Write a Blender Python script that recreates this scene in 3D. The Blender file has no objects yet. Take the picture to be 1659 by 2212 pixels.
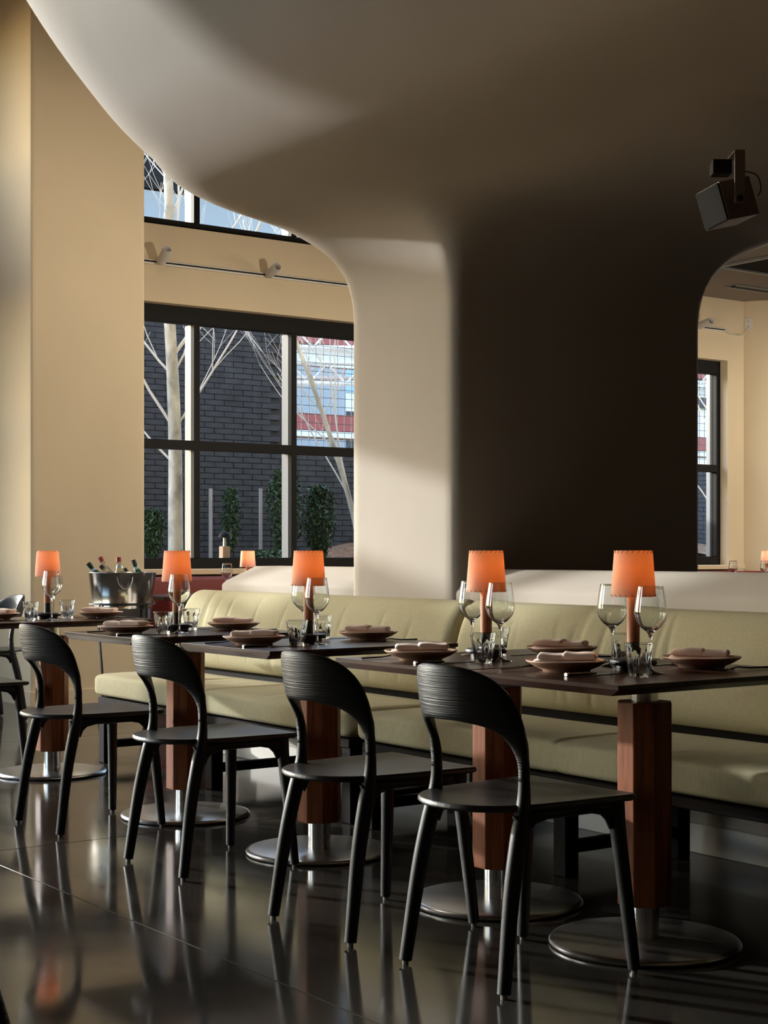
import bpy, bmesh, math, random
import numpy as np
from mathutils import Vector, Matrix
sc = bpy.context.scene
# world frame: +y runs from the camera side towards the bench wall, -x runs along the row of tables to the window wall
# ------------------------------------------------------------------ camera, sky, sun, exposure
YAW = math.atan2(.8114, .5845)
cam_d = bpy.data.cameras.new('camera'); cam = bpy.data.objects.new('camera', cam_d); sc.collection.objects.link(cam)
cam.location = (0, 0, 1.08); cam.rotation_euler = (math.pi/2, 0, YAW)
cam_d.sensor_fit = 'HORIZONTAL'; cam_d.sensor_width = 36; cam_d.lens = 3400/1659*36
cam_d.shift_y = 84/1659; cam_d.clip_start = .05; cam_d.clip_end = 300
sc.camera = cam
W = bpy.data.worlds.new('sky'); sc.world = W; W.use_nodes = True
wn = W.node_tree; bg = wn.nodes['Background']
sky = wn.nodes.new('ShaderNodeTexSky'); sky.sky_type = 'NISHITA'; sky.sun_disc = False
TO_SUN = Vector((-.911, -.41, .2195)).normalized()
sky.sun_elevation = math.radians(24); sky.sun_rotation = math.radians(245); sky.air_density = 1; sky.dust_density = 1.5; sky.ozone_density = 1.5
wn.links.new(sky.outputs[0], bg.inputs[0]); bg.inputs[1].default_value = 1.15
sun_d = bpy.data.lights.new('sun', 'SUN'); sun_d.energy = 4.8; sun_d.angle = math.radians(1.1); sun_d.color = (1, .985, .965)
sun = bpy.data.objects.new('sun', sun_d); sc.collection.objects.link(sun)
sun.location = TO_SUN*30; sun.rotation_euler = TO_SUN.to_track_quat('Z', 'Y').to_euler()
sc.view_settings.view_transform = 'Standard'; sc.view_settings.look = 'None'; sc.view_settings.gamma = 1
sc.view_settings.use_curve_mapping = False; sc.view_settings.exposure = 0.35
cy = sc.cycles
cy.max_bounces = 14; cy.diffuse_bounces = 7; cy.glossy_bounces = 6; cy.transmission_bounces = 12; cy.transparent_max_bounces = 24
cy.use_denoising = True; cy.sample_clamp_indirect = 6; cy.caustics_reflective = False; cy.caustics_refractive = False
R = random.Random(7)
PI = math.pi
# ------------------------------------------------------------------ helpers
class MB:
    def __init__(s): s.v = []; s.f = []
    def add(s, v, f, M=None):
        o = len(s.v)
        s.v += [tuple(M @ Vector(p)) if M else tuple(p) for p in v]
        s.f += [tuple(i+o for i in q) for q in f]; return s
    def box(s, x0, x1, y0, y1, z0, z1, M=None):
        v = [(x, y, z) for x in (x0, x1) for y in (y0, y1) for z in (z0, z1)]
        return s.add(v, [(0,1,3,2),(4,6,7,5),(0,4,5,1),(2,3,7,6),(0,2,6,4),(1,5,7,3)], M)
    def lathe(s, prof, n=32, M=None, closed=False):
        v, f = [], []; m = len(prof)
        for i in range(n):
            a = 2*PI*i/n
            v += [(r*math.cos(a), r*math.sin(a), z) for r, z in prof]
        for i in range(n):
            j = (i+1) % n
            for k in range(m if closed else m-1):
                l = (k+1) % m
                f.append((i*m+k, j*m+k, j*m+l, i*m+l))
        if not closed:
            if prof[0][0] > 1e-6: f.append(tuple(i*m for i in reversed(range(n))))
            if prof[-1][0] > 1e-6: f.append(tuple(i*m+m-1 for i in range(n)))
        return s.add(v, f, M)
    def tube(s, pts, rad, n=10, M=None, ref=(0, 1, 0), p=2.0):
        """pts: path; rad: radius or (ra, rb) for each point; closed ends"""
        v, f = [], []; P = [Vector(q) for q in pts]; ref = Vector(ref)
        for i, q in enumerate(P):
            t = (P[min(i+1, len(P)-1)]-P[max(i-1, 0)]).normalized()
            a = t.cross(ref)
            if a.length < 1e-3: a = t.cross(Vector((1, .01, .02)))
            a.normalize(); b = a.cross(t).normalized()
            r = rad[i] if isinstance(rad, (list, tuple)) else rad
            ra, rb = r if isinstance(r, (list, tuple)) else (r, r)
            for k in range(n):
                w = 2*PI*k/n; c, d = math.cos(w), math.sin(w)
                c = math.copysign(abs(c)**(2/p), c); d = math.copysign(abs(d)**(2/p), d)
                v.append(tuple(q + a*ra*c + b*rb*d))
        for i in range(len(P)-1):
            for k in range(n):
                l = (k+1) % n
                f.append((i*n+k, i*n+l, (i+1)*n+l, (i+1)*n+k))
        f.append(tuple(reversed(range(n)))); f.append(tuple((len(P)-1)*n+k for k in range(n)))
        return s.add(v, f, M)
    def grid(s, fn, nu, nv, M=None, closev=False):
        v = [fn(i/(nu-1), j/(nv if closev else nv-1)) for i in range(nu) for j in range(nv)]
        f = []
        for i in range(nu-1):
            for j in range(nv if closev else nv-1):
                l = (j+1) % nv
                f.append((i*nv+j, i*nv+l, (i+1)*nv+l, (i+1)*nv+j))
        return s.add(v, f, M)
    def build(s, name, m, parent=None, smooth=False, bevel=0, seg=2, loc=None, auto=True, fix=True):
        me = bpy.data.meshes.new(name); me.from_pydata(s.v, [], s.f)
        if bevel or fix:
            b = bmesh.new(); b.from_mesh(me)
            if fix: bmesh.ops.recalc_face_normals(b, faces=b.faces)
            if bevel:
                eg = [e for e in b.edges if len(e.link_faces) == 2 and e.calc_face_angle(0) > .6]
                bmesh.ops.bevel(b, geom=eg, offset=bevel, segments=seg, profile=.6, affect='EDGES', clamp_overlap=True)
            b.to_mesh(me); b.free()
        if smooth:
            me.shade_smooth()
            if auto: me.set_sharp_from_angle(angle=.7)
        me.materials.append(m); me.update()
        o = bpy.data.objects.new(name, me); sc.collection.objects.link(o)
        if loc: o.location = loc
        if parent: o.parent = parent
        return o
def empty(name, loc=(0,0,0), rz=0):
    o = bpy.data.objects.new(name, None); sc.collection.objects.link(o); o.location = loc; o.rotation_euler = (0, 0, rz)
    o.empty_display_size = .1; return o
def tag(o, label=None, cat=None, group=None, kind=None):
    for k, v in (('label', label), ('category', cat), ('group', group), ('kind', kind)):
        if v: o[k] = v
    return o
KIDS = {}
def copy_tree(o, parent=None):
    c = o.copy(); sc.collection.objects.link(c)
    if parent: c.parent = parent
    for ch in o.children: copy_tree(ch, c)
    return c
def struct(o): o['kind'] = 'structure'; return o
def L(u, v, z=0): return (-u, v, z)
def spline(pts, n):
    P = [np.array(p, float) for p in pts]; P = [2*P[0]-P[1]] + P + [2*P[-1]-P[-2]]; out = []
    m = len(P)-3
    for k in range(n):
        t = k/(n-1)*m; i = min(int(t), m-1); t -= i; a, b, c, d = P[i:i+4]
        out.append(.5*((2*b)+(c-a)*t+(2*a-5*b+4*c-d)*t*t+(3*b-a-3*c+d)*t**3))
    return out
def Tr(x, y, z): return Matrix.Translation((x, y, z))
def Rt(a, ax): return Matrix.Rotation(a, 4, ax)
# ------------------------------------------------------------------ materials
def mat(name, col, rough=.6, metal=0, spec=.5, bump=None, var=None, coat=0, tint=None, rvar=None):
    """bump=(scale xyz, strength, dist); var=(scale xyz, amount); rvar=(scale, lo, hi)"""
    m = bpy.data.materials.new(name); m.use_nodes = True; nt = m.node_tree; N = nt.nodes; K = nt.links
    b = N['Principled BSDF']; b.inputs['Base Color'].default_value = (*col, 1); b.inputs['Roughness'].default_value = rough
    b.inputs['Metallic'].default_value = metal; b.inputs['Specular IOR Level'].default_value = spec
    if coat: b.inputs['Coat Weight'].default_value = coat; b.inputs['Coat Roughness'].default_value = .12
    def nz(scale, det=4, dist=0):
        tc = N.new('ShaderNodeTexCoord'); mp = N.new('ShaderNodeMapping'); mp.inputs['Scale'].default_value = scale
        n = N.new('ShaderNodeTexNoise'); n.inputs['Scale'].default_value = 1; n.inputs['Detail'].default_value = det; n.inputs['Distortion'].default_value = dist
        K.new(tc.outputs['Object'], mp.inputs[0]); K.new(mp.outputs[0], n.inputs[0]); return n
    if var:
        n = nz(var[0], 5, .4); r = N.new('ShaderNodeValToRGB')
        r.color_ramp.elements[0].position = .3; r.color_ramp.elements[1].position = .7
        a = var[1]; t2 = tint or col
        r.color_ramp.elements[0].color = (*[c*(1-a) for c in col], 1); r.color_ramp.elements[1].color = (*[min(1, c*(1+a)) for c in t2], 1)
        K.new(n.outputs[0], r.inputs[0]); K.new(r.outputs[0], b.inputs['Base Color'])
    if bump:
        n = nz(bump[0], 3, .3); bp = N.new('ShaderNodeBump'); bp.inputs['Strength'].default_value = bump[1]; bp.inputs['Distance'].default_value = bump[2]
        K.new(n.outputs[0], bp.inputs['Height']); K.new(bp.outputs[0], b.inputs['Normal'])
    if rvar:
        n = nz(rvar[0], 5, .5); mr = N.new('ShaderNodeMapRange'); mr.inputs['From Min'].default_value = .3; mr.inputs['From Max'].default_value = .7
        mr.inputs['To Min'].default_value = rvar[1]; mr.inputs['To Max'].default_value = rvar[2]
        K.new(n.outputs[0], mr.inputs[0]); K.new(mr.outputs[0], b.inputs['Roughness'])
    return m
M = {}
M['plaster'] = mat('lime_plaster', (.44, .395, .35), .8, spec=.2, var=((1.3, 1.3, .9), .055, ), bump=((9, 9, 7), .12, .01))
M['wall'] = mat('cream_wall', (.64, .52, .355), .8, spec=.2, var=((1.1, 1.1, .8), .05), bump=((8, 8, 6), .1, .01))
M['darkwall'] = mat('dark_timber_wall', (.07, .05, .035), .7)
M['white'] = mat('white_paint', (.66, .62, .56), .6)
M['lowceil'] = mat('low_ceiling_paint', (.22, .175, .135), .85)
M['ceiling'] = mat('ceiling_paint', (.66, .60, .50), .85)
M['black'] = mat('black_frame', (.008, .007, .006), .6, spec=.15)
M['alu'] = mat('pale_aluminium', (.22, .22, .215), .5, metal=.2)
M['chair'] = mat('black_ash', (.008, .008, .008), .46, spec=.36, bump=((4, 4, 270), 1.0, .0024), var=((5, 5, 120), .5))
M['leg'] = mat('black_ash_leg', (.008, .008, .008), .46, spec=.3, bump=((120, 120, 6), .25, .0008))
M['seat'] = mat('black_ash_seat', (.016, .0155, .015), .36, spec=.55, bump=((170, 7, 7), .45, .0012), var=((120, 5, 5), .4))
M['rubber'] = mat('glide', (.25, .24, .22), .5)
M['tabletop'] = mat('dark_walnut', (.028, .010, .006), .29, spec=.2, var=((3.0, 40, 3), .35), tint=(.046, .018, .011), bump=((5, 90, 5), .05, .0006))
M['pedwood'] = mat('red_stained_walnut', (.23, .068, .024), .5, spec=.2, var=((60, 60, 4), .4), bump=((110, 110, 6), .2, .001))
M['steel'] = mat('brushed_steel', (.56, .55, .54), .2, metal=1, bump=((500, 500, 4), .03, .001))
M['disc'] = mat('steel_disc', (.52, .51, .50), .28, metal=1)
M['fabric'] = mat('sage_fabric', (.42, .375, .24), .92, spec=.15, var=((260, 260, 30), .10), bump=((420, 420, 90), .35, .0015))
M['benchwood'] = mat('bench_frame_dark', (.008, .005, .004), .7, spec=.08)
M['leather'] = mat('terracotta_leather', (.42, .17, .085), .55)
M['lampbase'] = mat('lamp_black', (.018, .018, .02), .38)
M['plate'] = mat('stoneware', (.46, .29, .21), .42, var=((90, 90, 90), .12))
M['napkin'] = mat('pink_linen', (.88, .73, .65), .95, spec=.1, bump=((500, 500, 500), .3, .0008))
M['cutlery'] = mat('black_cutlery', (.05, .05, .055), .22, metal=1)
M['silver'] = mat('bright_tip', (.85, .84, .82), .25, metal=1)
M['tub'] = mat('tub_steel', (.60, .585, .56), .17, metal=1, bump=((4, 4, 350), .08, .001))
M['iron'] = mat('black_iron', (.008, .008, .008), .5)
M['booth'] = mat('oxblood_leather', (.16, .012, .008), .5)
M['grey'] = mat('spot_grey', (.55, .52, .49), .5)
M['speaker'] = mat('speaker_beige', (.15, .10, .075), .6)
M['grille'] = mat('dark_grille', (.02, .018, .016), .9, spec=.05)
M['floor'] = mat('polished_concrete', (.030, .028, .0255), .13, spec=.28, var=((1.6, 1.6, 1), .30), tint=(.040, .035, .030), rvar=((2.2, 2.2, 1), .06, .15), bump=((3, 3, 3), .03, .004))
M['joint'] = mat('joint_filler', (.025, .023, .021), .8)
M['brick'] = mat('charcoal_brick', (.042, .047, .056), .8, spec=.12, var=((8, 8, 8), .25))
M['mortar'] = mat('dark_mortar', (.018, .02, .024), .9)
M['bark'] = mat('pale_bark', (.34, .34, .30), .8, var=((9, 9, 5), .35), tint=(.42, .41, .36), bump=((30, 30, 14), .4, .01))
M['twig'] = mat('pale_twig', (.55, .55, .54), .8)
M['leaf'] = mat('dark_leaf', (.030, .065, .022), .55, var=((14, 14, 14), .5))
M['mulch'] = mat('mulch', (.20, .115, .065), .95, var=((24, 24, 24), .6), bump=((40, 40, 40), .8, .03))
M['stone'] = mat('pale_stone', (.48, .50, .52), .8)
M['rust'] = mat('red_steel', (.30, .055, .045), .6)
M['extgrey'] = mat('grey_panel', (.30, .31, .32), .7)
M['extdark'] = mat('dark_panel', (.02, .022, .028), .6)
M['extblue'] = mat('blue_glazing', (.22, .38, .62), .25)
M['extwhite'] = mat('white_steel', (.72, .70, .67), .6)
M['wood'] = mat('pale_post_wood', (.50, .34, .22), .7, var=((40, 40, 4), .2))
M['bottlegreen'] = mat('green_bottle_glass', (.006, .055, .022), .06, spec=.8)
M['label'] = mat('bottle_label', (.30, .42, .50), .6)
M['pinklabel'] = mat('pink_label', (.62, .38, .32), .6)
M['redcap'] = mat('red_cap', (.28, .03, .03), .5)
def glass(name, col=(1,1,1), ior=1.5, rough=0):
    m = bpy.data.materials.new(name); m.use_nodes = True; nt = m.node_tree; nt.nodes.clear()
    g = nt.nodes.new('ShaderNodeBsdfGlass'); g.inputs['IOR'].default_value = ior; g.inputs['Color'].default_value = (*col, 1); g.inputs['Roughness'].default_value = rough
    o = nt.nodes.new('ShaderNodeOutputMaterial'); nt.links.new(g.outputs[0], o.inputs[0]); return m
def thin_glass(name, col=(1,1,1), ior=1.5):
    m = bpy.data.materials.new(name); m.use_nodes = True; nt = m.node_tree; nt.nodes.clear()
    t = nt.nodes.new('ShaderNodeBsdfTransparent'); t.inputs[0].default_value = (*col, 1)
    g = nt.nodes.new('ShaderNodeBsdfGlossy'); g.inputs['Roughness'].default_value = .01
    f = nt.nodes.new('ShaderNodeFresnel'); f.inputs[0].default_value = ior; x = nt.nodes.new('ShaderNodeMixShader'); o = nt.nodes.new('ShaderNodeOutputMaterial')
    ge = nt.nodes.new('ShaderNodeNewGeometry'); mx = nt.nodes.new('ShaderNodeMapRange'); mx.inputs['To Min'].default_value = ior; mx.inputs['To Max'].default_value = 1/ior
    nt.links.new(ge.outputs['Backfacing'], mx.inputs[0]); nt.links.new(mx.outputs[0], f.inputs[0])
    nt.links.new(f.outputs[0], x.inputs[0]); nt.links.new(t.outputs[0], x.inputs[1]); nt.links.new(g.outputs[0], x.inputs[2]); nt.links.new(x.outputs[0], o.inputs[0]); return m
M['glass'] = glass('tumbler_glass', (.97, .98, .98))
M['wine'] = thin_glass('wine_glass', (.985, .985, .98), 1.55)
M['pane'] = thin_glass('window_glass', (.93, .95, .95), 1.5)
M['clearbottle'] = thin_glass('clear_bottle_glass', (.8, .84, .78), 1.6)
def shade_mat():
    m = bpy.data.materials.new('leather_shade'); m.use_nodes = True; nt = m.node_tree; nt.nodes.clear()
    d = nt.nodes.new('ShaderNodeBsdfDiffuse'); d.inputs[0].default_value = (.90, .74, .64, 1)
    t = nt.nodes.new('ShaderNodeBsdfTranslucent'); t.inputs[0].default_value = (1.0, .60, .33, 1)
    x = nt.nodes.new('ShaderNodeMixShader'); x.inputs[0].default_value = .34; o = nt.nodes.new('ShaderNodeOutputMaterial')
    nt.links.new(d.outputs[0], x.inputs[1]); nt.links.new(t.outputs[0], x.inputs[2]); nt.links.new(x.outputs[0], o.inputs[0]); return m
M['shade'] = shade_mat()
def emit(name, col, s):
    m = bpy.data.materials.new(name); m.use_nodes = True; nt = m.node_tree; nt.nodes.clear()
    e = nt.nodes.new('ShaderNodeEmission'); e.inputs[0].default_value = (*col, 1); e.inputs[1].default_value = s
    o = nt.nodes.new('ShaderNodeOutputMaterial'); nt.links.new(e.outputs[0], o.inputs[0]); return m
M['bulb'] = emit('bulb', (1, .55, .22), 6)
# ------------------------------------------------------------------ floor
fl = MB().box(-12.0, 5.2, -6.2, 15.2, -.16, -.014).build('floor', M['joint']); struct(fl)
us = [-5.1, -3.74, -.69, 2.36, 5.41, 8.46, 11.6]; vs = [-6.1, -4.01, -.96, 2.09, 5.14, 8.19, 11.24, 15.1]
for i in range(len(us)-1):
    for j in range(len(vs)-1):
        a, b = -us[i+1]+.0018, -us[i]-.0018; c, d = vs[j]+.0018, vs[j+1]-.0018
        s = MB().box(a, b, c, d, -.06, 0).build('floor_slab', M['floor'], fl, bevel=.0015, seg=1)
# ------------------------------------------------------------------ room shell
WX = -11.6
HEAD, SP, TOPZ, SILL = 3.13, 3.77, 5.25, .93
wf = MB()
wf.box(WX-.3, WX, -6.2, 15.2, 0, SILL); wf.box(WX-.3, WX, -6.2, 15.2, HEAD, SP); wf.box(WX-.3, WX, -6.2, 15.2, 4.95, 5.6)
BAYS = [(-3.2, -.12), (.15, 3.72), (5.0, 12.92)]
yy = -6.2
for a, b in BAYS: wf.box(WX-.3, WX, yy, a, SILL, HEAD); yy = b
wf.box(WX-.3, WX, yy, 15.2, SILL, HEAD)
yy = -6.2
for a, b in [(.15, 3.72), (5.0, 8.1)]: wf.box(WX-.3, WX, yy, a, SP, 4.95); yy = b
wf.box(WX-.3, WX, yy, 15.2, SP, 4.95)
struct(wf.build('wall_far', M['wall']))
struct(MB().box(-10.3-1.3, -10.3, 4.40, 5.28, 0, 5.6).build('wall_pilaster', M['wall'], bevel=.03, seg=3))
struct(MB().box(-12.0, 5.2, 15.1, 15.4, 0, 5.6).build('wall_right', M['darkwall']))
wl = MB().box(-12.0, -10.9, -3.9, -3.6, 0, 5.6).box(-6.9, 5.4, -3.9, -3.6, 0, 5.6).box(-10.9, -6.9, -3.9, -3.6, 0, .5).box(-10.9, -6.9, -3.9, -3.6, 3.13, 3.6).box(-10.9, -6.9, -3.9, -3.6, 5.1, 5.6)
struct(wl.build('wall_left', M['wall']))
struct(MB().box(5.1, 5.4, -6.4, 15.4, 0, 5.6).build('wall_near', M['darkwall']))
struct(MB().box(-12.0, 5.4, -6.4, 15.4, 5.4, 5.6).build('ceiling', M['ceiling']))
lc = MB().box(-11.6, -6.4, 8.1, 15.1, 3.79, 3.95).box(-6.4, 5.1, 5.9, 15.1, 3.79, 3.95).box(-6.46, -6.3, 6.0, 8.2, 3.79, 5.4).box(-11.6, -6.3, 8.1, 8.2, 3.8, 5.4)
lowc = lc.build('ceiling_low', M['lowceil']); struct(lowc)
# recessed ceiling grille and slot
gr = empty('ceiling_grille', L(9.7, 12.4, 3.79)); tag(gr, 'large dark recessed ceiling grille with a pale metal rim at the upper right', 'vent')
MB().box(-.55, .75, -1.05, 1.3, -.004, -.001).build('grille_mesh', M['grille'], gr)
r = MB(); r.box(-.60, -.55, -1.1, 1.35, -.02, -.001); r.box(.75, .8, -1.1, 1.35, -.02, -.001); r.box(-.55, .75, -1.1, -1.05, -.02, -.001); r.box(-.55, .75, 1.3, 1.35, -.02, -.001)
r.build('rim', M['alu'], gr)
sl = empty('slot_diffuser', L(10.95, 13.3, 3.79)); tag(sl, 'narrow pale linear air slot in the low ceiling, below the big grille', 'vent')
MB().box(-.05, .05, -1, 1.2, -.012, -.002).build('slot', M['black'], sl)
q = MB(); q.box(-.09, -.05, -1.05, 1.25, -.016, -.001); q.box(.05, .09, -1.05, 1.25, -.016, -.001); q.build('rim', M['alu'], sl)
# curved pier right of far window
cl = [(-11.61, 13.95-.775)] + [(-11.95+.85*math.cos(a), 13.95+.85*math.sin(a)) for a in [math.radians(-65+130*k/36) for k in range(37)]] + [(-11.61, 13.95+.775)]
nc = len(cl); struct(MB().add([(x, y, z) for z in (0, 3.79) for x, y in cl], [tuple(reversed(range(nc))), tuple(range(nc, 2*nc))] + [(i, (i+1) % nc, nc+(i+1) % nc, nc+i) for i in range(nc)]).build('trim_1', M['wall'], smooth=True))
# baseboards
struct(MB().box(-11.6, -10.285, 4.385, 5.295, 0, .10).build('baseboard_left', M['wall']))
# sill trim under far window
struct(MB().box(-11.6, -11.42, 5.3, 13.0, .885, .93).build('trim_2', M['wall'], bevel=.004, seg=1))
# ------------------------------------------------------------------ windows
def window(n, a, b, z0, z1, mull, transom=None, fz=.09, ft=.14):
    w = empty('window_%d' % n, (WX, (a+b)/2, z0)); struct(w); oy = (a+b)/2
    D0, D1 = -.20, -.10     # dark interior faces; the outer fin behind them is pale aluminium
    f = MB(); f.box(D0, D1, a-oy, b-oy, 0, fz); f.box(D0, D1, a-oy, b-oy, z1-z0-ft, z1-z0)
    f.box(D0, D1, a-oy, a-oy+.06, fz, z1-z0-ft); f.box(D0, D1, b-oy-.06, b-oy, fz, z1-z0-ft)
    f.build('window_frame', M['black'], w, bevel=.004, seg=1)
    MB().box(D0-.06, D0, b-oy-.05, b-oy-.005, fz, z1-z0-ft).build('jamb_fin', M['alu'], w)
    if transom: MB().box(D0, D1+.005, a-oy+.06, b-oy-.06, transom-z0-.038, transom-z0+.038).build('transom', M['black'], w)
    for y in mull:
        mu = MB().box(D0+.05, D1+.004, y-oy-.028, y-oy+.028, fz, z1-z0-ft).build('mullion', M['black'], w)
        MB().box(D0-.06, D0+.05, y-oy-.024, y-oy+.024, fz, z1-z0-ft).build('mullion_fin', M['alu'], mu)
    ys = [a+.06] + list(mull) + [b-.06]; zs = [z0+fz] + ([transom] if transom else []) + [z1-ft]
    for i in range(len(ys)-1):
        for j in range(len(zs)-1):
            MB().box(-.165, -.155, ys[i]-oy, ys[i+1]-oy, zs[j]-z0, zs[j+1]-z0).build('glass_pane', M['pane'], w)
    return w
window(1, 5.0, 12.92, SILL, HEAD, [5.51+.97*k for k in range(8) if 5.51+.97*k < 12.0], 1.97)
window(2, .15, 3.72, SILL, HEAD, [1.2, 2.2, 3.2], 1.97, ft=.21)
window(3, -3.2, -.12, SILL, HEAD, [-2.2, -1.2], 1.97, ft=.21)
window(4, 5.0, 8.1, SP, 4.95, [5.51, 6.48, 7.45], None, .075, .08)
window(5, .15, 3.72, SP, 4.95, [2.24], None, .075, .08)
for n_, z0_, z1_ in ((6, .5, 3.13), (7, 3.6, 5.1)):  # left-wall windows out of view, added to bring in side light
    w = empty('window_%d' % n_, (-8.9, -3.75, z0_)); struct(w); f = MB()
    for x_ in (-1.97, -1, 0, 1, 1.97): f.box(x_-.03, x_+.03, -.05, .05, 0, z1_-z0_)
    f.box(-2, 2, -.05, .05, 0, .08).box(-2, 2, -.05, .05, z1_-z0_-.08, z1_-z0_); f.build('window_frame', M['black'], w)
    for k in range(4): MB().box(-1.97+.98*k, -1.03+1.0*k, -.01, 0, .08, z1_-z0_-.08).build('glass_pane', M['pane'], w)
# ------------------------------------------------------------------ organic plaster mass: signed distance field -> surface nets
prof = [(6.15, 5.6), (6.15, 2.95), (6.10, 2.66), (5.95, 2.56), (5.6, 2.54), (5.0, 2.54), (4.4, 2.54), (4.1, 2.545), (3.81, 2.585), (3.53, 2.64), (3.33, 2.73), (3.15, 2.93), (3.02, 3.18), (2.91, 3.46), (2.82, 3.8), (2.74, 4.3), (2.70, 5.6)]
PR = np.array(spline(prof, 70))
def poly_sd(y, z):
    P = np.vstack([PR]); A = P; B = np.roll(P, -1, 0)
    d = np.full(y.shape, 1e9); ins = np.zeros(y.shape, bool)
    for (ay, az), (by, bz) in zip(A, B):
        ey, ez = by-ay, bz-az; wy, wz = y-ay, z-az
        t = np.clip((wy*ey+wz*ez)/(ey*ey+ez*ez+1e-12), 0, 1)
        d = np.minimum(d, (wy-t*ey)**2+(wz-t*ez)**2)
        c = ((az > z) != (bz > z)) & (y < (by-ay)*(z-az)/(bz-az+1e-12)+ay); ins ^= c
    return np.sqrt(d)*np.where(ins, -1, 1)
def smax(a, b, k): h = np.clip(.5-.5*(b-a)/k, 0, 1); return b*(1-h)+a*h+k*h*(1-h)
def smin(a, b, k): return -smax(-a, -b, k)
END_S = .68
END_U, END_K, FIL_K = 6.55, .42, .40
def combine(d2, x, y, z):
    mass = smax(d2, (-x-END_U-END_S*np.maximum(0, z-2.85))/math.sqrt(1+END_S**2), END_K)
    r = .045; hx, hy = (6.10-5.30)/2-r, (5.72-4.198)/2-r
    qx = np.abs(x+5.70)-hx; qy = np.abs(y-4.959)-hy
    pier = np.sqrt(np.maximum(qx, 0)**2+np.maximum(qy, 0)**2)+np.minimum(np.maximum(qx, qy), 0)-r
    return smin(mass, pier, FIL_K)
def sdf(x, y, z): return combine(poly_sd(y, z), x, y, z)
gx = np.concatenate([np.concatenate([np.linspace(-8.9, -6.8, 28)[:-1], np.arange(-6.8, -4.8, .04)]), np.linspace(-4.8, -3.6, 14)[1:], np.linspace(-3.6, 5.0, 20)[1:]])
gy = np.arange(2.45, 6.4, .04)
gz = np.concatenate([np.arange(-.1, 1.5, .2), np.arange(1.5, 3.7, .04), np.arange(3.72, 5.5, .08)])
Y2, Z2 = np.meshgrid(gy, gz, indexing='ij'); d2 = poly_sd(Y2, Z2)
Fv = combine(d2[None], gx[:, None, None], gy[None, :, None], gz[None, None, :])
def nets(F, gx, gy, gz):
    nx, ny, nz = F.shape; S = F < 0
    acc = np.zeros((nx-1, ny-1, nz-1, 3)); cnt = np.zeros((nx-1, ny-1, nz-1)); G = (gx, gy, gz)
    for ax in range(3):
        sl0 = [slice(None)]*3; sl1 = [slice(None)]*3; sl0[ax] = slice(0, -1); sl1[ax] = slice(1, None)
        f0, f1 = F[tuple(sl0)], F[tuple(sl1)]; cr = (f0 < 0) != (f1 < 0); t = np.where(cr, f0/(f0-f1+1e-12), 0)
        g = [g_.reshape([-1 if i == k else 1 for i in range(3)]) for k, g_ in enumerate(G)]
        pos = np.zeros(f0.shape+(3,))
        for k in range(3):
            if k == ax:
                a = G[k][:-1].reshape([-1 if i == k else 1 for i in range(3)]); b = G[k][1:].reshape([-1 if i == k else 1 for i in range(3)]); pos[..., k] = a+(b-a)*t
            else: pos[..., k] = np.broadcast_to(g[k], f0.shape)
        o = [k for k in range(3) if k != ax]
        for d1 in (0, 1):
            for d2_ in (0, 1):
                ss = [slice(None)]*3
                ss[o[0]] = slice(d1, f0.shape[o[0]]-1+d1); ss[o[1]] = slice(d2_, f0.shape[o[1]]-1+d2_)
                c = cr[tuple(ss)]; acc += pos[tuple(ss)]*c[..., None]; cnt += c
    act = cnt > 0; idx = -np.ones(act.shape, int); idx[act] = np.arange(act.sum()); V = acc[act]/cnt[act][:, None]
    Q = []
    for ax in range(3):
        o = [k for k in range(3) if k != ax]
        sl0 = [slice(1, -1)]*3; sl1 = [slice(1, -1)]*3; sl0[ax] = slice(0, -1); sl1[ax] = slice(1, None)
        s0, s1 = S[tuple(sl0)], S[tuple(sl1)]
        for flip in (0, 1):
            I = np.argwhere((s0 & ~s1) if flip == 0 else (~s0 & s1))
            if len(I) == 0: continue
            I = I + np.array([0 if k == ax else 1 for k in range(3)])
            c = []
            for d1, d2_ in ((0, 0), (1, 0), (1, 1), (0, 1)):
                J = I.copy(); J[:, o[0]] -= 1-d1; J[:, o[1]] -= 1-d2_; c.append(idx[J[:, 0], J[:, 1], J[:, 2]])
            c = np.stack(c, 1)
            if (ax == 1) ^ (flip == 1): c = c[:, ::-1]
            Q.append(c)
    return V, np.vstack(Q)
V, Q = nets(Fv, gx, gy, gz)
for _ in range(3):
    e = .004; x, y, z = V.T
    f = sdf(x, y, z); g = np.stack([sdf(x+e, y, z)-f, sdf(x, y+e, z)-f, sdf(x, y, z+e)-f], 1)/e
    V = V - .8*(f/np.maximum((g*g).sum(1), .2))[:, None]*g
V[:, 2] = np.maximum(V[:, 2], 0)
me = bpy.data.meshes.new('organic_ceiling'); me.from_pydata(V.tolist(), [], Q.tolist()); me.validate(); me.shade_smooth(); me.materials.append(M['plaster'])
mass = bpy.data.objects.new('wall_sculpted', me); sc.collection.objects.link(mass); struct(mass)
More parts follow.
